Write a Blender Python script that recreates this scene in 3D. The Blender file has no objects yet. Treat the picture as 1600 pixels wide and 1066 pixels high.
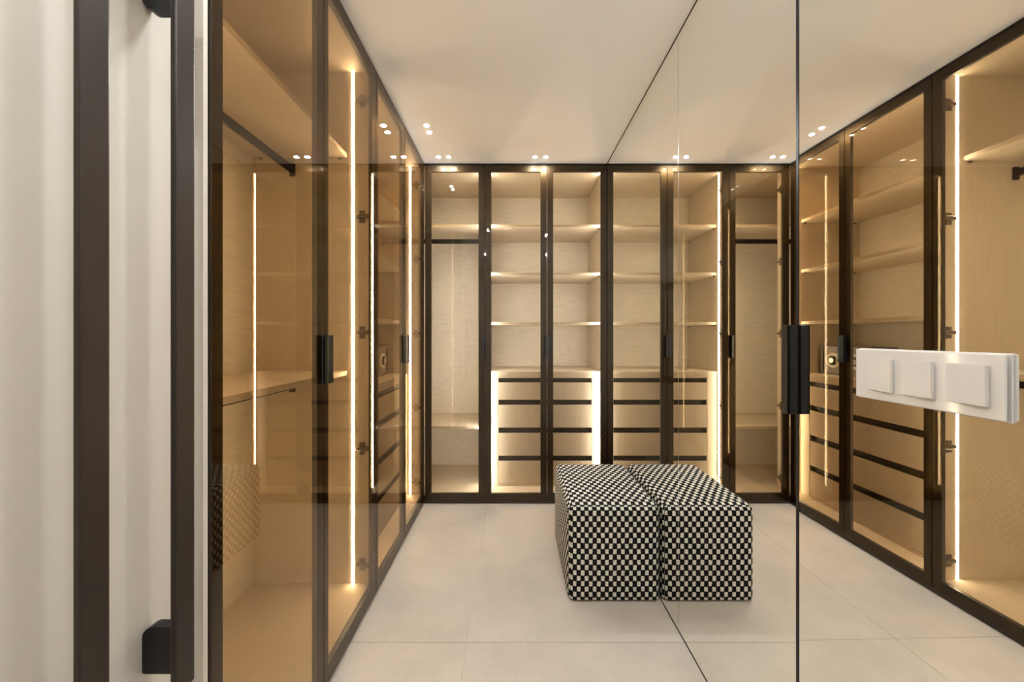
import bpy, bmesh, math
from mathutils import Vector, Matrix

S = bpy.context.scene
COL = S.collection

# ------------------------------------------------------------------ camera
F_PX = 540.0
CAM_Z = 1.249
cam_d = bpy.data.cameras.new('camera')
cam_d.sensor_width = 36.0
cam_d.lens = F_PX / 1600.0 * 36.0
cam_d.shift_x = -1.0 / 1600.0
cam_d.shift_y = -9.0 / 1600.0
cam_d.clip_start = 0.02
cam = bpy.data.objects.new('camera', cam_d)
cam.location = (0, 0, CAM_Z)
cam.rotation_euler = (math.pi / 2, 0, 0)
COL.objects.link(cam)
S.camera = cam

# ------------------------------------------------------------------ world, lights, exposure
w = bpy.data.worlds.new('world')
S.world = w
w.use_nodes = True
bg = w.node_tree.nodes['Background']
bg.inputs[0].default_value = (0.75, 0.88, 1.0, 1)
bg.inputs[1].default_value = 1.6

LED_STRENGTH = 32.0
LAMP_STRENGTH = 790.0
EXPOSURE = 1.72

def area(name, loc, rot, sx, sy, power, color):
    d = bpy.data.lights.new(name, 'AREA')
    d.shape = 'RECTANGLE'; d.size = sx; d.size_y = sy
    d.energy = power; d.color = color
    o = bpy.data.objects.new(name, d)
    o.location = loc; o.rotation_euler = rot
    COL.objects.link(o)
    return o


vs = S.view_settings
S.display_settings.display_device = 'sRGB'
vs.view_transform = 'Standard'
vs.look = 'None'
vs.gamma = 1.0
vs.use_curve_mapping = False
vs.exposure = EXPOSURE
cy = S.cycles
cy.max_bounces = 14
cy.diffuse_bounces = 5
cy.glossy_bounces = 9
cy.transmission_bounces = 4
cy.transparent_max_bounces = 40
cy.caustics_reflective = True
cy.blur_glossy = 0.6
cy.sample_clamp_indirect = 4.0
cy.use_denoising = True

# ------------------------------------------------------------------ materials
def srgb(r, g, b):
    f = lambda c: (c / 255.0 / 12.92) if c / 255.0 <= 0.04045 else ((c / 255.0 + 0.055) / 1.055) ** 2.4
    return (f(r), f(g), f(b), 1)

def mat(name):
    m = bpy.data.materials.new(name)
    m.use_nodes = True
    nt = m.node_tree
    return m, nt, nt.nodes['Principled BSDF']

def plain(name, col, rough=0.5, metal=0.0, spec=0.5, noise=0.0, nscale=20, bump=0.0, stretch=(1, 1, 1), coat=0.0):
    m, nt, p = mat(name)
    p.inputs['Base Color'].default_value = col
    p.inputs['Roughness'].default_value = rough
    p.inputs['Metallic'].default_value = metal
    p.inputs['Specular IOR Level'].default_value = spec
    p.inputs['Coat Weight'].default_value = coat
    if noise or bump:
        tc = nt.nodes.new('ShaderNodeTexCoord')
        mp = nt.nodes.new('ShaderNodeMapping'); mp.inputs['Scale'].default_value = stretch
        nz = nt.nodes.new('ShaderNodeTexNoise'); nz.inputs['Scale'].default_value = nscale
        nz.inputs['Detail'].default_value = 5
        nt.links.new(tc.outputs['Object'], mp.inputs[0]); nt.links.new(mp.outputs[0], nz.inputs['Vector'])
        if noise:
            mx = nt.nodes.new('ShaderNodeMix'); mx.data_type = 'RGBA'
            mx.inputs['A'].default_value = [c * (1 - noise) for c in col[:3]] + [1]
            mx.inputs['B'].default_value = [min(1, c * (1 + noise)) for c in col[:3]] + [1]
            nt.links.new(nz.outputs[0], mx.inputs['Factor'])
            nt.links.new(mx.outputs['Result'], p.inputs['Base Color'])
        if bump:
            b = nt.nodes.new('ShaderNodeBump'); b.inputs['Strength'].default_value = bump; b.inputs['Distance'].default_value = 0.002
            nt.links.new(nz.outputs[0], b.inputs['Height']); nt.links.new(b.outputs[0], p.inputs['Normal'])
    return m

M = {}
M['ceiling'] = plain('ceiling_paint', (0.91, 0.93, 0.98, 1), 0.9, noise=0.02, nscale=2)
M['wall'] = plain('wall_paint', (0.72, 0.68, 0.62, 1), 0.85, noise=0.02, nscale=3)
M['door_paint'] = plain('satin_beige_lacquer', (0.64, 0.595, 0.53, 1), 0.45, noise=0.015, nscale=2)
M['backer'] = plain('dark_backer', (0.05, 0.045, 0.035, 1), 0.8)
M['frame'] = plain('bronze_black_metal', (0.044, 0.037, 0.030, 1), 0.42, 0.2, noise=0.1, nscale=8)
M['black'] = plain('black_metal', (0.012, 0.012, 0.014, 1), 0.3, 0.5)
M['handle_metal'] = plain('polished_black_metal', (0.075, 0.082, 0.092, 1), 0.22, 1.0)
M['handle_brown'] = plain('dark_bronze_handle', (0.030, 0.022, 0.017, 1), 0.4, 0.4)
M['plinth'] = plain('plinth_metal', (0.06, 0.055, 0.05, 1), 0.35, 0.6)
M['channel'] = plain('drawer_channel', (0.020, 0.015, 0.011, 1), 0.5)
M['hinge'] = plain('hinge_metal', (0.20, 0.17, 0.14, 1), 0.35, 0.9)
M['white_plastic'] = plain('gloss_white_plastic', (0.66, 0.635, 0.60, 1), 0.07, 0, 0.6)
M['white_plastic_side'] = plain('white_plastic_body', (0.6, 0.59, 0.57, 1), 0.35)
M['white_metal'] = plain('white_metal', (0.8, 0.8, 0.78, 1), 0.4)
M['grey_leather'] = plain('grey_leather', (0.16, 0.145, 0.14, 1), 0.5, noise=0.1, nscale=120, bump=0.2)
M['cream_suede'] = plain('cream_suede', (0.24, 0.215, 0.20, 1), 0.9, noise=0.08, nscale=60)
M['ring'] = plain('cream_ring', (0.75, 0.72, 0.66, 1), 0.45)
M['watch_dark'] = plain('dark_watch_cushion', (0.03, 0.02, 0.02, 1), 0.5)
M['silver'] = plain('aluminium', (0.6, 0.6, 0.6, 1), 0.3, 1)

def linen(name, col, stretch, dark=0.13):
    """light textured oak / linen laminate: streaky grain made of two stretched noises"""
    m, nt, p = mat(name)
    p.inputs['Roughness'].default_value = 0.55
    tc = nt.nodes.new('ShaderNodeTexCoord')
    acc = None
    for sc_, st in ((60, stretch), (14, (stretch[0] * 0.6, stretch[1] * 0.6, stretch[2] * 0.6))):
        mp = nt.nodes.new('ShaderNodeMapping'); mp.inputs['Scale'].default_value = st
        nz = nt.nodes.new('ShaderNodeTexNoise'); nz.inputs['Scale'].default_value = sc_; nz.inputs['Detail'].default_value = 6
        nz.inputs['Roughness'].default_value = 0.65
        nt.links.new(tc.outputs['Object'], mp.inputs[0]); nt.links.new(mp.outputs[0], nz.inputs['Vector'])
        if acc is None: acc = nz.outputs[0]
        else:
            ad = nt.nodes.new('ShaderNodeMath'); ad.operation = 'ADD'
            nt.links.new(acc, ad.inputs[0]); nt.links.new(nz.outputs[0], ad.inputs[1]); acc = ad.outputs[0]
    mr = nt.nodes.new('ShaderNodeMapRange'); mr.inputs[1].default_value = 0.7; mr.inputs[2].default_value = 1.3
    nt.links.new(acc, mr.inputs[0])
    mx = nt.nodes.new('ShaderNodeMix'); mx.data_type = 'RGBA'
    mx.inputs['A'].default_value = [c * (1 - dark) for c in col[:3]] + [1]
    mx.inputs['B'].default_value = [min(1, c * (1 + dark)) for c in col[:3]] + [1]
    nt.links.new(mr.outputs[0], mx.inputs['Factor']); nt.links.new(mx.outputs['Result'], p.inputs['Base Color'])
    b = nt.nodes.new('ShaderNodeBump'); b.inputs['Strength'].default_value = 0.25; b.inputs['Distance'].default_value = 0.001
    nt.links.new(acc, b.inputs['Height']); nt.links.new(b.outputs[0], p.inputs['Normal'])
    return m
LIN = (0.60, 0.52, 0.405, 1)
M['back_linen'] = linen('linen_back_panel', (0.78, 0.735, 0.64, 1), (1.0, 1.0, 7.0))
M['linen'] = linen('pale_oak_laminate', LIN, (6.0, 6.0, 0.5), 0.07)
M['shelf'] = linen('pale_oak_shelf', LIN, (1.0, 1.0, 4.0), 0.05)

def glass_mat(name, tint, f0=0.045, k=0.0):
    """thin coated glass sheet face: Schlick reflection, absorption that grows with the slant of the path"""
    m = bpy.data.materials.new(name); m.use_nodes = True
    nt = m.node_tree; nt.nodes.clear()
    out = nt.nodes.new('ShaderNodeOutputMaterial')
    tr = nt.nodes.new('ShaderNodeBsdfTransparent')
    gl = nt.nodes.new('ShaderNodeBsdfGlossy'); gl.inputs['Roughness'].default_value = 0.0
    gl.inputs['Color'].default_value = (1, 1, 1, 1)
    lw = nt.nodes.new('ShaderNodeLayerWeight'); lw.inputs['Blend'].default_value = 0.5
    ex = nt.nodes.new('ShaderNodeMath'); ex.operation = 'MULTIPLY_ADD'; ex.inputs[1].default_value = k; ex.inputs[2].default_value = 1.0
    mn = nt.nodes.new('ShaderNodeMath'); mn.operation = 'MINIMUM'; mn.inputs[1].default_value = 0.42
    nt.links.new(lw.outputs['Facing'], mn.inputs[0]); nt.links.new(mn.outputs[0], ex.inputs[0])
    cc = nt.nodes.new('ShaderNodeCombineColor')
    for q in range(3):
        pq = nt.nodes.new('ShaderNodeMath'); pq.operation = 'POWER'; pq.inputs[0].default_value = tint[q]
        nt.links.new(ex.outputs[0], pq.inputs[1]); nt.links.new(pq.outputs[0], cc.inputs[q])
    nt.links.new(cc.outputs[0], tr.inputs[0])
    pw = nt.nodes.new('ShaderNodeMath'); pw.operation = 'POWER'; pw.inputs[1].default_value = 3.0
    ma = nt.nodes.new('ShaderNodeMath'); ma.operation = 'MULTIPLY_ADD'
    ma.inputs[1].default_value = 0.42; ma.inputs[2].default_value = f0
    mx = nt.nodes.new('ShaderNodeMixShader')
    nt.links.new(lw.outputs['Facing'], pw.inputs[0]); nt.links.new(pw.outputs[0], ma.inputs[0])
    nt.links.new(ma.outputs[0], mx.inputs[0]); nt.links.new(tr.outputs[0], mx.inputs[1]); nt.links.new(gl.outputs[0], mx.inputs[2])
    nt.links.new(mx.outputs[0], out.inputs[0])
    return m
M['bronze_glass'] = glass_mat('bronze_tinted_glass', (0.926, 0.900, 0.856, 1), 0.022, 13.0)
M['clear_glass'] = glass_mat('clear_window_glass', (0.97, 0.98, 0.98, 1), 0.04, 0.0)

m, nt, p = mat('mirror_silver')
p.inputs['Base Color'].default_value = (0.965, 0.96, 0.915, 1); p.inputs['Metallic'].default_value = 1; p.inputs['Roughness'].default_value = 0.0
M['mirror'] = m

def emis(name, col, st):
    m = bpy.data.materials.new(name); m.use_nodes = True
    nt = m.node_tree; nt.nodes.clear()
    out = nt.nodes.new('ShaderNodeOutputMaterial'); e = nt.nodes.new('ShaderNodeEmission')
    e.inputs[0].default_value = col; e.inputs[1].default_value = st
    nt.links.new(e.outputs[0], out.inputs[0]); return m
M['led'] = emis('warm_led', (1.0, 0.972, 0.93, 1), LED_STRENGTH)
M['lamp'] = emis('spot_lamp', (0.96, 0.985, 1.0, 1), LAMP_STRENGTH)

# floor tile: pale beige porcelain
m, nt, p = mat('beige_porcelain')
tc = nt.nodes.new('ShaderNodeTexCoord')
n1 = nt.nodes.new('ShaderNodeTexNoise'); n1.inputs['Scale'].default_value = 3.2; n1.inputs['Detail'].default_value = 7; n1.inputs['Roughness'].default_value = 0.6
n2 = nt.nodes.new('ShaderNodeTexNoise'); n2.inputs['Scale'].default_value = 60; n2.inputs['Detail'].default_value = 4
nt.links.new(tc.outputs['Object'], n1.inputs['Vector']); nt.links.new(tc.outputs['Object'], n2.inputs['Vector'])
mx = nt.nodes.new('ShaderNodeMix'); mx.data_type = 'RGBA'
mx.inputs['A'].default_value = (0.40, 0.355, 0.30, 1); mx.inputs['B'].default_value = (0.50, 0.45, 0.385, 1)
ad = nt.nodes.new('ShaderNodeMath'); ad.operation = 'MULTIPLY_ADD'; ad.inputs[1].default_value = 0.25
nt.links.new(n2.outputs[0], ad.inputs[0]); nt.links.new(n1.outputs[0], ad.inputs[2])
mr = nt.nodes.new('ShaderNodeMapRange'); mr.inputs[1].default_value = 0.4; mr.inputs[2].default_value = 0.85
nt.links.new(ad.outputs[0], mr.inputs[0]); nt.links.new(mr.outputs[0], mx.inputs['Factor'])
nt.links.new(mx.outputs['Result'], p.inputs['Base Color'])
p.inputs['Roughness'].default_value = 0.5
M['tile'] = m
M['grout'] = plain('grout', (0.66, 0.61, 0.54, 1), 0.9)

# ottoman fabric: checked weave from UVs in metres
m, nt, p = mat('checked_weave')
uv = nt.nodes.new('ShaderNodeUVMap'); uv.uv_map = 'UVMap'
sp = nt.nodes.new('ShaderNodeSeparateXYZ'); nt.links.new(uv.outputs[0], sp.inputs[0])
def mth(op, a, b=None):
    n = nt.nodes.new('ShaderNodeMath'); n.operation = op
    for i, v in enumerate((a, b)):
        if v is None: continue
        if isinstance(v, (int, float)): n.inputs[i].default_value = v
        else: nt.links.new(v, n.inputs[i])
    return n.outputs[0]
# slight weave wobble
nz = nt.nodes.new('ShaderNodeTexNoise'); nz.inputs['Scale'].default_value = 45; nt.links.new(uv.outputs[0], nz.inputs['Vector'])
wob = mth('MULTIPLY', mth('SUBTRACT', nz.outputs[0], 0.5), 0.32)
U = mth('ADD', mth('DIVIDE', sp.outputs[0], 0.0187), wob)
V = mth('ADD', mth('DIVIDE', sp.outputs[1], 0.0212), wob)
iu = mth('FLOOR', U); iv = mth('FLOOR', V)
par = mth('MODULO', mth('ADD', mth('ADD', iu, iv), 2000), 2)          # 0 / 1
fu = mth('ABSOLUTE', mth('SUBTRACT', mth('FRACT', U), 0.5)); fv = mth('ABSOLUTE', mth('SUBTRACT', mth('FRACT', V), 0.5))
inside = mth('MULTIPLY', mth('LESS_THAN', fu, 0.435), mth('LESS_THAN', fv, 0.435))
white = mth('MULTIPLY', mth('LESS_THAN', par, 0.5), inside)
thr = mth('SINE', mth('MULTIPLY', sp.outputs[0], 2 * math.pi / 0.0062))
thr = mth('MULTIPLY_ADD' if False else 'MULTIPLY', thr, 0.5)
mxa = nt.nodes.new('ShaderNodeMix'); mxa.data_type = 'RGBA'
mxa.inputs['A'].default_value = (0.50, 0.48, 0.42, 1); mxa.inputs['B'].default_value = (0.78, 0.76, 0.69, 1)
nt.links.new(mth('ADD', thr, 0.5), mxa.inputs['Factor'])
mxb = nt.nodes.new('ShaderNodeMix'); mxb.data_type = 'RGBA'
mxb.inputs['A'].default_value = (0.006, 0.006, 0.006, 1); nt.links.new(mxa.outputs['Result'], mxb.inputs['B'])
nt.links.new(white, mxb.inputs['Factor']); nt.links.new(mxb.outputs['Result'], p.inputs['Base Color'])
p.inputs['Roughness'].default_value = 0.9; p.inputs['Specular IOR Level'].default_value = 0.15
bp = nt.nodes.new('ShaderNodeBump'); bp.inputs['Strength'].default_value = 0.5; bp.inputs['Distance'].default_value = 0.002
nt.links.new(mth('ADD', mth('MULTIPLY', thr, 0.3), white), bp.inputs['Height']); nt.links.new(bp.outputs[0], p.inputs['Normal'])
M['checked'] = m
M['welt'] = plain('black_welt', (0.012, 0.012, 0.012, 1), 0.9, spec=0.1)

# ------------------------------------------------------------------ helpers
def BM(): return bmesh.new()

def box(bm, x0, x1, y0, y1, z0, z1, bev=0.0, seg=2, mtx=None):
    r = bmesh.ops.create_cube(bm, size=1.0)
    vsx = r['verts']
    for v in vsx:
        v.co = Vector(((x0 + x1) / 2 + v.co.x * (x1 - x0), (y0 + y1) / 2 + v.co.y * (y1 - y0), (z0 + z1) / 2 + v.co.z * (z1 - z0)))
    if bev > 0:
        es = list({e for v in vsx for e in v.link_edges})
        rb = bmesh.ops.bevel(bm, geom=es, offset=bev, segments=seg, affect='EDGES', profile=0.5)
        vsx = list({v for f in rb['faces'] for v in f.verts} | {v for v in vsx if v.is_valid})
    if mtx is not None:
        bmesh.ops.transform(bm, matrix=mtx, verts=vsx)
    return bm

def cyl(bm, c, r, h, axis='Z', seg=24, r2=None):
    mt = Matrix.Translation(c)
    if axis == 'X': mt = mt @ Matrix.Rotation(math.pi / 2, 4, 'Y')
    if axis == 'Y': mt = mt @ Matrix.Rotation(math.pi / 2, 4, 'X')
    bmesh.ops.create_cone(bm, cap_ends=True, segments=seg, radius1=r, radius2=r if r2 is None else r2, depth=h, matrix=mt)
    return bm

def torus(bm, c, R, r, axis='X', seg=28, sides=8):
    rings = []
    for i in range(seg):
        a = 2 * math.pi * i / seg
        row = []
        for j in range(sides):
            b = 2 * math.pi * j / sides
            rr = R + r * math.cos(b); h = r * math.sin(b)
            q = (h, rr * math.cos(a), rr * math.sin(a)) if axis == 'X' else (rr * math.cos(a), rr * math.sin(a), h)
            row.append(bm.verts.new(Vector(c) + Vector(q)))
        rings.append(row)
    for i in range(seg):
        for j in range(sides):
            bm.faces.new((rings[i][j], rings[(i + 1) % seg][j], rings[(i + 1) % seg][(j + 1) % sides], rings[i][(j + 1) % sides]))
    return bm

ROOT_LOC = {}
def obj(name, bm, material, parent=None, smooth=False):
    """bm is in world coordinates; the mesh is moved into its thing's frame"""
    off = ROOT_LOC.get(parent.name, Vector()) if parent else Vector()
    if off.length > 0: bmesh.ops.translate(bm, verts=bm.verts, vec=-off)
    bmesh.ops.recalc_face_normals(bm, faces=bm.faces)
    me = bpy.data.meshes.new(name)
    bm.to_mesh(me); bm.free()
    if smooth:
        for p_ in me.polygons: p_.use_smooth = True
    me.materials.append(M[material] if isinstance(material, str) else material)
    o = bpy.data.objects.new(name, me); COL.objects.link(o)
    if parent:
        o.parent = parent
        ROOT_LOC[o.name] = off
    return o

def tag(o, label=None, cat=None, group=None, kind=None):
    if label: o['label'] = label
    if cat: o['category'] = cat
    if group: o['group'] = group
    if kind: o['kind'] = kind
    return o

def thing(name, label, cat, loc, group=None):
    o = bpy.data.objects.new(name, None); COL.objects.link(o)
    o.location = loc; o.empty_display_size = 0.05
    ROOT_LOC[o.name] = Vector(loc)
    return tag(o, label, cat, group)

def struct(name, bm, material, label=None):
    o = obj(name, bm, material); o['kind'] = 'structure'
    if label: o['label'] = label
    return o

# ------------------------------------------------------------------ dimensions
A = 0.6506          # door faces of the left row at x = -A
B = 0.6993          # mirror face
D = 2.555           # door faces of the end row
H = 2.522
DT = 0.022          # door thickness
ZI0, ZI1 = 0.076, 2.492   # inside floor / ceiling of the wardrobes
DZ0, DZ1 = 0.0235, 2.5076
YB = -1.45

# ------------------------------------------------------------------ setting
b = BM(); box(b, -1.30, 0.80, YB - 0.1, 3.2, -0.06, -0.003)
floor = struct('floor', b, 'grout', 'pale beige porcelain tiled floor')
xs = [-1.30, -0.187, 0.7195]; ys = [YB, -0.995, 0.205, 1.405, 2.553]
for i in range(2):
    for j in range(4):
        b = BM(); g = 0.0007
        box(b, xs[i] + g if i else -0.66, xs[i + 1] - g, ys[j] + g, ys[j + 1] - g, -0.0029, 0.0, 0.0004, 1)
        obj('tile', b, 'tile', floor)
b = BM(); box(b, -1.30, 0.80, YB - 0.1, 3.2, H, H + 0.06)
struct('ceiling', b, 'ceiling', 'smooth off-white plaster ceiling')
b = BM(); box(b, 0.7215, 0.80, YB - 0.1, 3.2, 0, H)
struct('wall_right', b, 'backer', 'wall behind the mirror panels')
b = BM(); box(b, 0.7195, 0.7214, YB, -0.31, 0.0, H)
struct('wall_right_plaster', b, 'wall')
b = BM(); box(b, -1.30, -1.26, 0.735, 3.2, 0, H)
struct('wall_left', b, 'wall', 'wall behind the left wardrobe row')
b = BM(); box(b, -1.26, 0.7215, 3.16, 3.2, 0, H)
struct('wall_end', b, 'wall', 'wall behind the end wardrobes')
b = BM(); box(b, -0.80, 0.7195, YB - 0.1, YB, 0, H)
struct('wall_back', b, 'wall', 'plain wall behind the camera')

# left side before the wardrobes: beige double doors with long pull handles
XD = -0.680
b = BM(); box(b, -0.76, -0.6575, 0.7345, 0.7452, 0, H)
struct('trim_1', b, 'door_paint', 'narrow beige filler beside the first wardrobe')
b = BM(); box(b, -0.80, -0.74, YB, 0.733, 0, H)
struct('wall_left_near', b, 'backer')
b = BM(); box(b, -0.74, XD, YB, -0.22, 0, H)
struct('wall_left_plaster', b, 'wall')

def pull(parent, y0, y1):
    xi, xo = -0.6000, -0.6112
    zb, zt = 0.600, 1.962
    b = BM(); box(b, xo, xi, y0, y1, zb, zt, 0.0025, 2)
    bar = obj('pull_handle', b, 'handle_brown', parent)
    bar['label'] = 'long dark bronze vertical bar handle'
    for z0, z1, top in ((0.627, 0.713, True), (1.848, 1.934, False)):
        b = BM()
        ym, hw = y0 + 0.027, 0.009
        r = 0.020; pts = []
        # profile in x-z: plate from the door to the bar, rounded at the door side
        xa, xb = XD, xo
        n = 6
        zc = z1 - r
        prof = [(xb, z0), (xa + r * 0.15, z0), (xa, z0 + r * 0.15)]
        for k in range(n + 1):
            a = math.pi - (math.pi / 2) * k / n
            prof.append((xa + r + r * math.cos(a), zc + r * math.sin(a)))
        prof.append((xb, z1))
        if not top:
            prof = [(x, z0 + z1 - z) for x, z in prof]
        f1 = [b.verts.new((x, ym - hw, z)) for x, z in prof]
        f2 = [b.verts.new((x, ym + hw, z)) for x, z in prof]
        b.faces.new(f1); b.faces.new(f2[::-1])
        for k in range(len(prof)):
            b.faces.new((f1[k], f1[(k + 1) % len(prof)], f2[(k + 1) % len(prof)], f2[k]))
        obj('bracket', b, 'black', bar)
    return bar
for n, (y0, y1, h0, h1) in enumerate(((0.5765, 0.733, 0.6160, 0.6530), (-0.215, 0.5735, 0.4795, 0.5155))):
    b = BM(); box(b, XD - 0.04, XD, y0, y1, 0.006, H - 0.006, 0.0012, 1)
    d = struct('door_%d' % (n + 1), b, 'door_paint',
               ('beige door leaf nearest the wardrobes, its handle with both brackets in view', 'beige door leaf at the left edge of the view, with the wider-looking bar handle')[n])
    pull(d, h0, h1)

# ------------------------------------------------------------------ wardrobes (built in a local frame, then mapped)
# local frame: u along the row, v depth behind the door face (v=0 the face, grows into the cabinet), z up
class Frame:
    def __init__(s, side): s.side = side
    def bx(s, bm, u0, u1, v0, v1, z0, z1, bev=0.0, seg=2):
        if s.side == 'left': return box(bm, -A - v1, -A - v0, u0, u1, z0, z1, bev, seg)
        return box(bm, u0, u1, D + v0, D + v1, z0, z1, bev, seg)
    def pt(s, u, v, z): return (-A - v, u, z) if s.side == 'left' else (u, D + v, z)
    @property
    def vax(s): return 'X' if s.side == 'left' else 'Y'
    @property
    def uax(s): return 'Y' if s.side == 'left' else 'X'

HINGE_Z = (2.355, 1.808, 1.262, 0.715, 0.168)
def carcass(fr, t, u0, u1, depth=0.590, pt=0.018, leds=(0, 1)):
    vb = depth - 0.012
    for a, c, side in ((u0, u0 + pt, 0), (u1 - pt, u1, 1)):
        b = BM(); fr.bx(b, a, c, DT + 0.003, depth, 0.050, H - 0.003); obj('side_panel', b, 'linen', t)
    b = BM(); fr.bx(b, u0 + pt, u1 - pt, DT + 0.003, vb, ZI0 - 0.022, ZI0); obj('bottom_panel', b, 'shelf', t)
    b = BM(); fr.bx(b, u0 + pt, u1 - pt, DT + 0.003, vb, ZI1, ZI1 + 0.022); obj('top_panel', b, 'shelf', t)
    b = BM(); fr.bx(b, u0 + pt, u1 - pt, vb, depth, ZI0 - 0.022, ZI1 + 0.022); obj('back_panel', b, 'back_linen', t)
    b = BM(); fr.bx(b, u0, u1, 0.012, 0.030, 0.0, 0.0495); obj('plinth', b, 'plinth', t)
    for us, sgn in [((u0 + pt, 1), (u1 - pt, -1))[k] for k in leds]:
        b = BM()
        a, c = sorted((us - sgn * 0.0005, us + sgn * 0.0010))
        fr.bx(b, a, c, 0.0975, 0.1095, ZI0 + 0.001, ZI1 - 0.001)
        s = obj('led_strip', b, 'led', t); s['label'] = 'glowing warm white light strip'

def door(fr, t, u0, u1, hinge_at, st=0.034, rail=0.047, pt=0.018, handle=True):
    g = 0.0018
    a, c = u0 + g, u1 - g
    b = BM()
    v0, v1 = 0.0052, DT
    fr.bx(b, a, a + st, v0, v1, DZ0, DZ1); fr.bx(b, c - st, c, v0, v1, DZ0, DZ1)
    fr.bx(b, a + st, c - st, v0, v1, DZ0, DZ0 + rail + 0.005); fr.bx(b, a + st, c - st, v0, v1, DZ1 - rail, DZ1)
    d = obj('door', b, 'frame', t)
    b = BM(); fr.bx(b, a, c, 0.0, 0.005, DZ0, DZ1); gl = obj('glass_pane', b, 'bronze_glass', d)
    gl['label'] = 'bronze tinted reflective glass'
    if handle:
        b = BM()
        e = c if hinge_at == 0 else a          # opening edge
        s = -1 if hinge_at == 0 else 1
        p0, p1 = sorted((e, e + s * 0.0045)); q0, q1 = sorted((e + s * 0.0, e + s * 0.016))
        zz0, zz1 = 1.083, 1.249
        fr.bx(b, p0, p1, -0.022, -0.0002, zz0, zz1, 0.0008, 1)
        fr.bx(b, q0, q1, -0.0225, -0.0185, zz0, zz1, 0.0008, 1)
        r0, r1 = sorted((e + s * 0.003, e + s * 0.016))
        fr.bx(b, r0, r1, -0.004, -0.0002, zz0, zz1, 0.0008, 1)
        obj('handle', b, 'handle_metal', d)
    for z in HINGE_Z:
        b = BM()
        us = (u0 + pt if hinge_at == 0 else u1 - pt); s = 1 if hinge_at == 0 else -1
        def hb(d0, d1, v0, v1, z0, z1, bv=0.001):
            p0, p1 = sorted((us + s * d0, us + s * d1)); fr.bx(b, p0, p1, v0, v1, z0, z1, bv, 1)
        hb(0.0002, 0.005, 0.046, 0.072, z - 0.029, z - 0.008); hb(0.0002, 0.005, 0.046, 0.072, z + 0.008, z + 0.029)
        hb(0.0002, 0.012, 0.040, 0.088, z - 0.008, z + 0.008, 0.002)
        hb(0.010, 0.016, DT + 0.001, 0.066, z - 0.010, z + 0.010, 0.002)
        cyl(b, fr.pt(us + s * 0.006, 0.059, z + 0.019), 0.0035, 0.003, fr.uax, 10)
        cyl(b, fr.pt(us + s * 0.006, 0.059, z - 0.019), 0.0035, 0.003, fr.uax, 10)
        obj('hinge', b, 'hinge', d)
    return d

def shelf(fr, t, u0, u1, ztop, th=0.022, v0=0.132, v1=0.577, pins=True):
    b = BM(); fr.bx(b, u0 + 0.0005, u1 - 0.0005, v0, v1, ztop - th, ztop, 0.0008, 1)
    s = obj('shelf', b, 'shelf', t)
    if pins:
        for uu, sg in ((u0, 1), (u1, -1)):
            for v in (v0 + 0.03, v1 - 0.04):
                b = BM()
                p0, p1 = sorted((uu + sg * 0.0005, uu + sg * 0.008))
                fr.bx(b, p0, p1, v - 0.005, v + 0.005, ztop - th - 0.0075, ztop - th - 0.0003)
                obj('shelf_pin', b, 'channel', s)

def rail(fr, t, u0, u1, z0, z1, v0, v1):
    b = BM(); fr.bx(b, u0 + 0.004, u1 - 0.004, v0, v1, z0, z1, 0.004, 2)
    r = obj('clothes_rail', b, 'black', t); r['label'] = 'flat black hanging rail'
    for uu in (u0, u1):
        b = BM(); s = 1 if uu == u0 else -1
        p0, p1 = sorted((uu + s * 0.0005, uu + s * 0.010))
        fr.bx(b, p0, p1, v0 - 0.004, v1 + 0.004, z0 - 0.014, z1 + 0.012, 0.002, 1)
        obj('rail_bracket', b, 'black', r)

def drawers(fr, t, u0, u1, d0, d1, vf=0.127, vb=0.577):
    ZT = 0.968
    b = BM(); fr.bx(b, u0 + 0.0005, u1 - 0.0005, vf - 0.001, vb, ZT - 0.034, ZT, 0.0012, 1); obj('countertop', b, 'shelf', t)
    b = BM()
    fr.bx(b, u0 + 0.0005, d0, vf, vf + 0.018, ZI0 + 0.001, ZT - 0.0345); fr.bx(b, d1, u1 - 0.0005, vf, vf + 0.018, ZI0 + 0.001, ZT - 0.0345)
    fr.bx(b, d0, d1, vf, vf + 0.018, ZI0 + 0.001, 0.095); fr.bx(b, d0, d1, vf, vf + 0.018, 0.9175, ZT - 0.0345)
    obj('chest_surround', b, 'linen', t)
    b = BM(); fr.bx(b, d0, d1, vf + 0.06, vf + 0.07, 0.095, 0.9175); obj('chest_carcass', b, 'channel', t)
    for z0, z1, ch in ((0.748, 0.882, 0.9165), (0.532, 0.708, 0.747), (0.314, 0.490, 0.531), (0.098, 0.274, 0.313)):
        b = BM(); fr.bx(b, d0 + 0.002, d1 - 0.002, vf + 0.0005, vf + 0.019, z0, z1, 0.0008, 1)
        fr.bx(b, d0 + 0.012, d1 - 0.012, vf + 0.019, vf + 0.055, z0 + 0.01, z1 - 0.01)
        dr = obj('drawer', b, 'linen', t)
        b = BM(); fr.bx(b, d0 + 0.0022, d1 - 0.0022, vf + 0.014, vf + 0.020, z1 + 0.0005, ch - 0.001)
        fr.bx(b, d0 + 0.0022, d1 - 0.0022, vf + 0.003, vf + 0.0138, z1 + 0.0005, z1 + 0.003)
        o = obj('finger_pull', b, 'channel', dr); o['label'] = 'dark recessed finger-pull channel'

GRP = 'glass-fronted fitted wardrobes'
L, E = Frame('left'), Frame('end')
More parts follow.
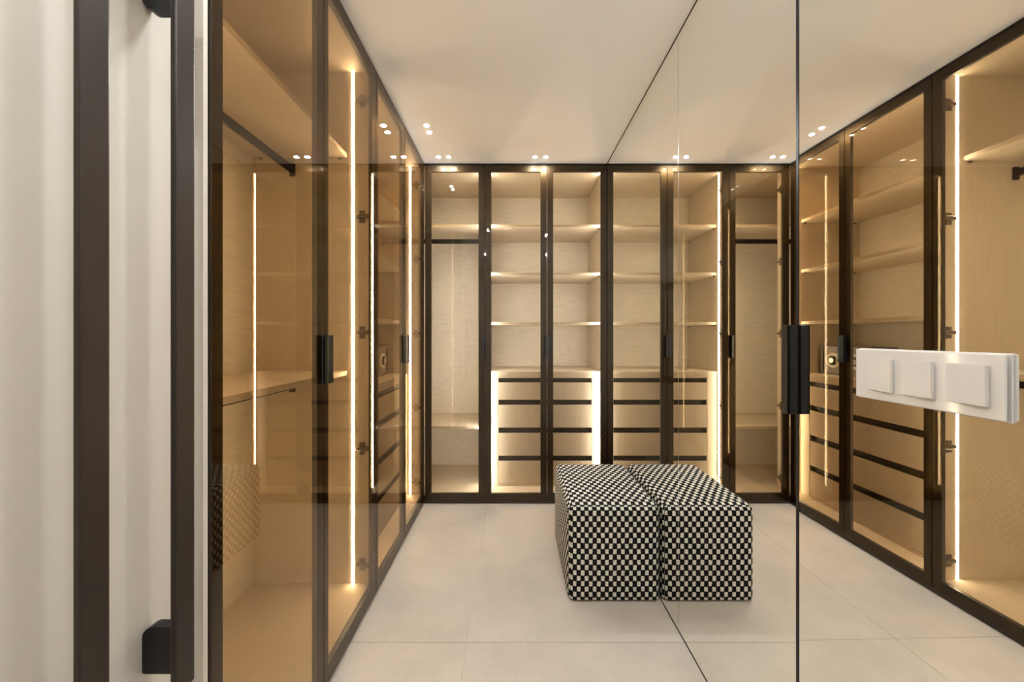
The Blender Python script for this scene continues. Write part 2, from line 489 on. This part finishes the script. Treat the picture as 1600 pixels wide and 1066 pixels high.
# A: doors one and two
y0, y1, ym = 0.746, 1.651, 1.194
t = thing('wardrobe', 'bronze-glass wardrobe nearest the camera on the left, with hanging rails and long shelves', 'wardrobe', (-A, (y0 + y1) / 2, 0), GRP)
carcass(L, t, y0, y1)
shelf(L, t, y0 + 0.018, y1 - 0.018, 2.108)
shelf(L, t, y0 + 0.018, y1 - 0.018, 1.082)
rail(L, t, y0 + 0.018, y1 - 0.018, 2.012, 2.046, 0.378, 0.396)
rail(L, t, y0 + 0.018, y1 - 0.018, 0.995, 1.029, 0.378, 0.396)
door(L, t, y0, ym, 0); door(L, t, ym, y1, 1)
# B: doors three and four
y0, y1, ym = 1.6515, 2.5645, 2.087
t = thing('wardrobe', 'left-row wardrobe in the far corner, with drawers below and a watch winder on its countertop', 'wardrobe', (-A, (y0 + y1) / 2, 0), GRP)
carcass(L, t, y0, y1)
for z in (2.108, 1.737, 1.352): shelf(L, t, y0 + 0.018, y1 - 0.018, z)
drawers(L, t, y0 + 0.018, y1 - 0.018, y0 + 0.09, 2.467)
door(L, t, y0, ym, 0)
door(L, t, ym, D - 0.0015, 1, pt=0.018 - (y1 - D + 0.0015))
# C: single corner door of the end row
x0, x1 = -1.2200, -0.2066
t = thing('wardrobe', 'corner wardrobe on the end wall, single glass door, black rail and low shelf', 'wardrobe', (-0.43, D, 0), GRP)
carcass(E, t, x0, x1, leds=(1,))
shelf(E, t, x0 + 0.018, x1 - 0.018, 2.110)
shelf(E, t, x0 + 0.018, x1 - 0.018, 0.543, pins=False)
rail(E, t, x0 + 0.018, x1 - 0.018, 2.006, 2.043, 0.295, 0.315)
b = BM(); E.bx(b, -0.6500, -0.6320, DT + 0.003, 0.095, ZI0, ZI1); obj('hinge_post', b, 'linen', t)
door(E, t, -0.6500, x1, 0, st=0.045)
# D: double doors of the end row
x0, x1, xm = -0.2062, 0.6985, 0.2546
t = thing('wardrobe', 'double-door wardrobe on the end wall against the mirror, lit shelves over four drawers', 'wardrobe', ((x0 + x1) / 2, D, 0), GRP)
carcass(E, t, x0, x1)
for z in (2.110, 1.737, 1.352): shelf(E, t, x0 + 0.018, x1 - 0.018, z)
drawers(E, t, x0 + 0.018, x1 - 0.018, -0.112, 0.616)
door(E, t, x0, xm, 0, st=0.046); door(E, t, xm, x1, 1, st=0.044)
# corner and top fillers
b = BM(); box(b, -A - 0.030, -A - 0.006, 0.746, D + 0.0, 2.5095, H - 0.0005); box(b, -A - 0.006, 0.6985, D + 0.006, D + 0.0245, 2.5095, H - 0.0005)
struct('trim_2', b, 'black', 'black shadow gap above the wardrobe doors')

# ------------------------------------------------------------------ mirrors on the right
def mirror(label, y0, y1, mtx=None, extra=None):
    b = BM(); box(b, B, B + 0.006, y0, y1, 0.005, H - 0.005, mtx=mtx)
    o = obj('mirror_panel', b, 'mirror')
    tag(o, label, 'mirror', 'wall-height mirror panels')
    for z0, z1 in ((0.0003, 0.0048), (H - 0.0048, H - 0.0003)):
        b = BM(); box(b, B - 0.0015, B + 0.006, y0, y1, z0, z1, mtx=mtx); obj('edge_channel', b, 'channel', o)
    return o
PIV = Vector((B, 0.845, 0))
ROT = Matrix.Translation(PIV) @ Matrix.Rotation(math.radians(0.56), 4, 'Z') @ Matrix.Translation(-PIV)
mirror('wall-height mirror panel that reflects the end wardrobe, beyond the thin seam', 1.4595, D - 0.002)
mb = mirror('mirror panel between the thin seam and the black vertical edge, behind the ottoman', 0.853, 1.4565)
mc = mirror('nearest mirror panel, on the right, with the white switch plate mounted on it', -0.30, 0.843, ROT)
b = BM(); box(b, B + 0.0005, B + 0.006, 1.4572, 1.4588, 0.005, H - 0.005); obj('seam_strip', b, 'silver', mb)
b = BM(); box(b, B - 0.001, B + 0.012, 0.8440, 0.8520, 0.002, H - 0.002, 0.0008, 1)
e = obj('edge_profile', b, 'black', mc); e['label'] = 'black metal edge profile'
b = BM(); hz0, hz1 = 1.056, 1.274
box(b, 0.6725, 0.6985, 0.8430, 0.8475, hz0, hz1, 0.001, 1); box(b, 0.6725, 0.6770, 0.8430, 0.8620, hz0, hz1, 0.001, 1)
box(b, 0.6945, 0.6985, 0.8430, 0.8620, hz0, hz1, 0.001, 1)
o = obj('handle', b, 'black', mc); o['label'] = 'black metal tab handle'

# ------------------------------------------------------------------ switch plate on the nearest mirror
t = thing('switch_plate', 'glossy white triple switch plate fixed to the nearest mirror panel', 'light switch', (B, 0.585, 1.13))
XF = 0.6886
def swb(bm, *a, **k): return box(bm, *a, mtx=ROT, **k)
b = BM(); swb(b, XF, XF + 0.0045, 0.4860, 0.6950, 1.1270, 1.2215, bev=0.0012, seg=2); obj('cover_plate', b, 'white_plastic', t)
b = BM(); swb(b, XF + 0.0075, 0.6990, 0.4835, 0.6960, 1.1250, 1.2230, bev=0.001, seg=1)
swb(b, XF + 0.0045, XF + 0.0075, 0.492, 0.690, 1.134, 1.216); obj('mounting_frame', b, 'white_plastic_side', t)
for (ya, yb_) in ((0.6265, 0.6700), (0.5660, 0.6150), (0.5015, 0.5520)):
    b = BM()
    # rocker: wedge, near edge proud
    x0_, x1_ = XF - 0.0008, XF
    vs_ = []
    for (yy, px_) in ((ya, 0.0060), (yb_, 0.0012)):
        for zz in (1.1440, 1.2050):
            vs_.append((b.verts.new((XF - px_, yy, zz)), b.verts.new((XF + 0.0003, yy, zz))))
    (f00, b00), (f01, b01), (f10, b10), (f11, b11) = vs_
    for q in ((f00, f01, f11, f10), (b00, b10, b11, b01), (f00, b00, b01, f01), (f10, f11, b11, b10), (f00, f10, b10, b00), (f01, b01, b11, f11)):
        b.faces.new(q)
    bmesh.ops.bevel(b, geom=list(b.edges), offset=0.0009, segments=2, affect='EDGES')
    bmesh.ops.transform(b, matrix=ROT, verts=b.verts)
    obj('rocker', b, 'white_plastic', t)

# ------------------------------------------------------------------ ottoman
ox0, ox1, oy0, oy1, oz1 = 0.2616, 0.6945, 1.615, 2.160, 0.452
t = thing('ottoman', 'black and white checked upholstered ottoman standing against the mirror', 'ottoman', ((ox0 + ox1) / 2, (oy0 + oy1) / 2, 0))
b = BM()
R = 0.034
def rounded_block(bm, x0, x1, y0, y1, z0, z1, r, bulge):
    n = 26
    def axis(a0, a1, ra, rb):
        pts = [a0 + ra * (1 - math.cos(k / 6 * math.pi / 2)) if ra else a0 for k in range(0, 6)]
        m_ = [a0 + ra + (a1 - rb - a0 - ra) * k / 12 for k in range(13)]
        q = [a1 - rb * (1 - math.cos(k / 6 * math.pi / 2)) for k in range(5, -1, -1)]
        return sorted(set(round(v, 6) for v in pts + m_ + q))
    X, Y, Z = axis(x0, x1, r, r), axis(y0, y1, r, r), axis(z0, z1, 0.012, r)
    verts = {}
    def V(i, j, k):
        if (i, j, k) in verts: return verts[i, j, k]
        x, y, z = X[i], Y[j], Z[k]
        rz = r if z > (z0 + z1) / 2 else 0.012
        cx = min(max(x, x0 + r), x1 - r); cy_ = min(max(y, y0 + r), y1 - r); cz = min(max(z, z0 + rz), z1 - rz)
        d = Vector(((x - cx) / r, (y - cy_) / r, (z - cz) / rz))
        if d.length > 1e-6:
            # map cube-shell direction to a sphere
            m_ = max(abs(d.x), abs(d.y), abs(d.z))
            dn = d.normalized() * m_
            pnt = Vector((cx + dn.x * r, cy_ + dn.y * r, cz + dn.z * rz))
        else: pnt = Vector((x, y, z))
        sx = 1 - ((x - (x0 + x1) / 2) / ((x1 - x0) / 2)) ** 2; sy = 1 - ((y - (y0 + y1) / 2) / ((y1 - y0) / 2)) ** 2; sz = 1 - ((z - (z0 + z1) / 2) / ((z1 - z0) / 2)) ** 2
        if k == len(Z) - 1: pnt.z += bulge * 1.5 * max(0, sx) * max(0, sy)
        if i == 0: pnt.x -= bulge * max(0, sy) * max(0, sz)
        if j == 0: pnt.y -= bulge * max(0, sx) * max(0, sz)
        if j == len(Y) - 1: pnt.y += bulge * max(0, sx) * max(0, sz)
        verts[i, j, k] = bm.verts.new(pnt); return verts[i, j, k]
    nx, ny, nz_ = len(X) - 1, len(Y) - 1, len(Z) - 1
    uvl = bm.loops.layers.uv.new('UVMap')
    def face(vs4, fn):
        f = bm.faces.new([q[0] for q in vs4]); f.smooth = True
        for lp, q in zip(f.loops, vs4): lp[uvl].uv = fn(q[1])
    def q(i, j, k): return (V(i, j, k), (X[i], Y[j], Z[k]))
    for i in range(nx):
        for k in range(nz_):
            face([q(i, 0, k), q(i + 1, 0, k), q(i + 1, 0, k + 1), q(i, 0, k + 1)], lambda c: (c[0] - x0, c[2] * 0.84))
            face([q(i, ny, k), q(i, ny, k + 1), q(i + 1, ny, k + 1), q(i + 1, ny, k)], lambda c: (c[0] - x0, c[2] * 0.84))
        for j in range(ny):
            face([q(i, j, nz_), q(i + 1, j, nz_), q(i + 1, j + 1, nz_), q(i, j + 1, nz_)], lambda c: (c[0] - x0, (c[1] - y0) * 0.86 + 2.003))
            face([q(i, j, 0), q(i, j + 1, 0), q(i + 1, j + 1, 0), q(i + 1, j, 0)], lambda c: (c[0], c[1]))
    for j in range(ny):
        for k in range(nz_):
            face([q(0, j, k), q(0, j, k + 1), q(0, j + 1, k + 1), q(0, j + 1, k)], lambda c: (c[1] - y0, c[2] * 0.84))
            face([q(nx, j, k), q(nx, j + 1, k), q(nx, j + 1, k + 1), q(nx, j, k + 1)], lambda c: (c[1] - y0, c[2] * 0.84))
rounded_block(b, ox0, ox1, oy0, oy1, 0.002, oz1, R, 0.004)
obj('upholstered_body', b, 'checked', t)
b = BM()
for fx in (ox0 + 0.06, ox1 - 0.06):
    for fy in (oy0 + 0.06, oy1 - 0.06):
        b = BM(); cyl(b, (fx, fy, 0.0012), 0.02, 0.0022); obj('glide', b, 'welt', t)

# ------------------------------------------------------------------ watch winder on the counter of the far left wardrobe
wx, wy0, wy1, wz0, wz1 = -0.915, 2.165, 2.515, 0.9685, 1.172
t = thing('watch_winder', 'grey leather watch winder box with round drums on the left wardrobe countertop', 'watch winder', (wx - 0.08, (wy0 + wy1) / 2, wz0))
b = BM(); box(b, wx - 0.17, wx - 0.006, wy0, wy1, wz0, wz1, 0.004, 2)
box(b, wx - 0.008, wx + 0.010, wy0, wy1, wz1 - 0.014, wz1, 0.002, 1); box(b, wx - 0.008, wx + 0.010, wy0, wy1, wz0, wz0 + 0.014, 0.002, 1)
box(b, wx - 0.008, wx + 0.010, wy0, wy0 + 0.014, wz0 + 0.014, wz1 - 0.014); box(b, wx - 0.008, wx + 0.010, wy1 - 0.014, wy1, wz0 + 0.014, wz1 - 0.014)
obj('case', b, 'grey_leather', t)
b = BM(); box(b, wx - 0.006, wx - 0.002, wy0 + 0.0145, wy1 - 0.0145, wz0 + 0.0145, wz1 - 0.0145); obj('front_panel', b, 'cream_suede', t)
for yy in (2.425, 2.265):
    b = BM(); cc = (wx + 0.003, yy, (wz0 + wz1) / 2)
    cyl(b, (wx, yy, cc[2]), 0.052, 0.004, 'X', 28); torus(b, cc, 0.044, 0.010)
    dm = obj('drum', b, 'ring', t, smooth=False)
    b = BM(); box(b, wx + 0.002, wx + 0.018, yy - 0.019, yy + 0.019, cc[2] - 0.030, cc[2] + 0.030, 0.008, 3); obj('cushion', b, 'watch_dark', dm)
    b = BM(); cyl(b, (wx + 0.020, yy, cc[2]), 0.018, 0.005, 'X', 24); obj('watch', b, 'silver', dm)

# ------------------------------------------------------------------ recessed twin spotlights, some added for light
def spot_pair(label, pts, group='recessed twin ceiling spotlights'):
    cx = sum(p_[0] for p_ in pts) / 2; cyy = sum(p_[1] for p_ in pts) / 2
    t = thing('twin_spotlight', label, 'ceiling light', (cx, cyy, H), group)
    for (x, y) in pts:
        b = BM(); torus(b, (x, y, H - 0.001), 0.0150, 0.0018, 'Z', 24, 6)
        obj('trim_ring', b, 'white_metal', t, smooth=True)
    for (x, y) in pts:
        b = BM(); cyl(b, (x, y, H - 0.0015), 0.0120, 0.002, 'Z', 24); obj('lamp', b, 'lamp', t)
spot_pair('twin recessed spotlight near the left wardrobes, its two lamps one behind the other', [(-0.522, 2.096), (-0.522, 2.165)])
spot_pair('twin recessed spotlight above the narrow end wardrobe, its lamps side by side', [(-0.529, 2.464), (-0.456, 2.464)])
spot_pair('twin recessed spotlight above the middle of the double end wardrobe', [(0.160, 2.466), (0.237, 2.466)])
for (x, y, lb) in ((-0.30, 0.90, 'twin recessed spotlight just above the view, nearer the left wardrobes'),
                   (0.425, 0.70, 'added unseen twin spotlight just above the view, nearer the mirror panels'),  # lamps from here down are unseen, added to light the room
                   (0.53, -0.35, 'added unseen twin spotlight behind the camera on the mirror side'),
                   (-0.43, -0.35, 'added unseen twin spotlight behind the camera on the beige door side')):
    spot_pair(lb, [(x, y), (x, y + 0.07)], 'ceiling spotlights outside the view')
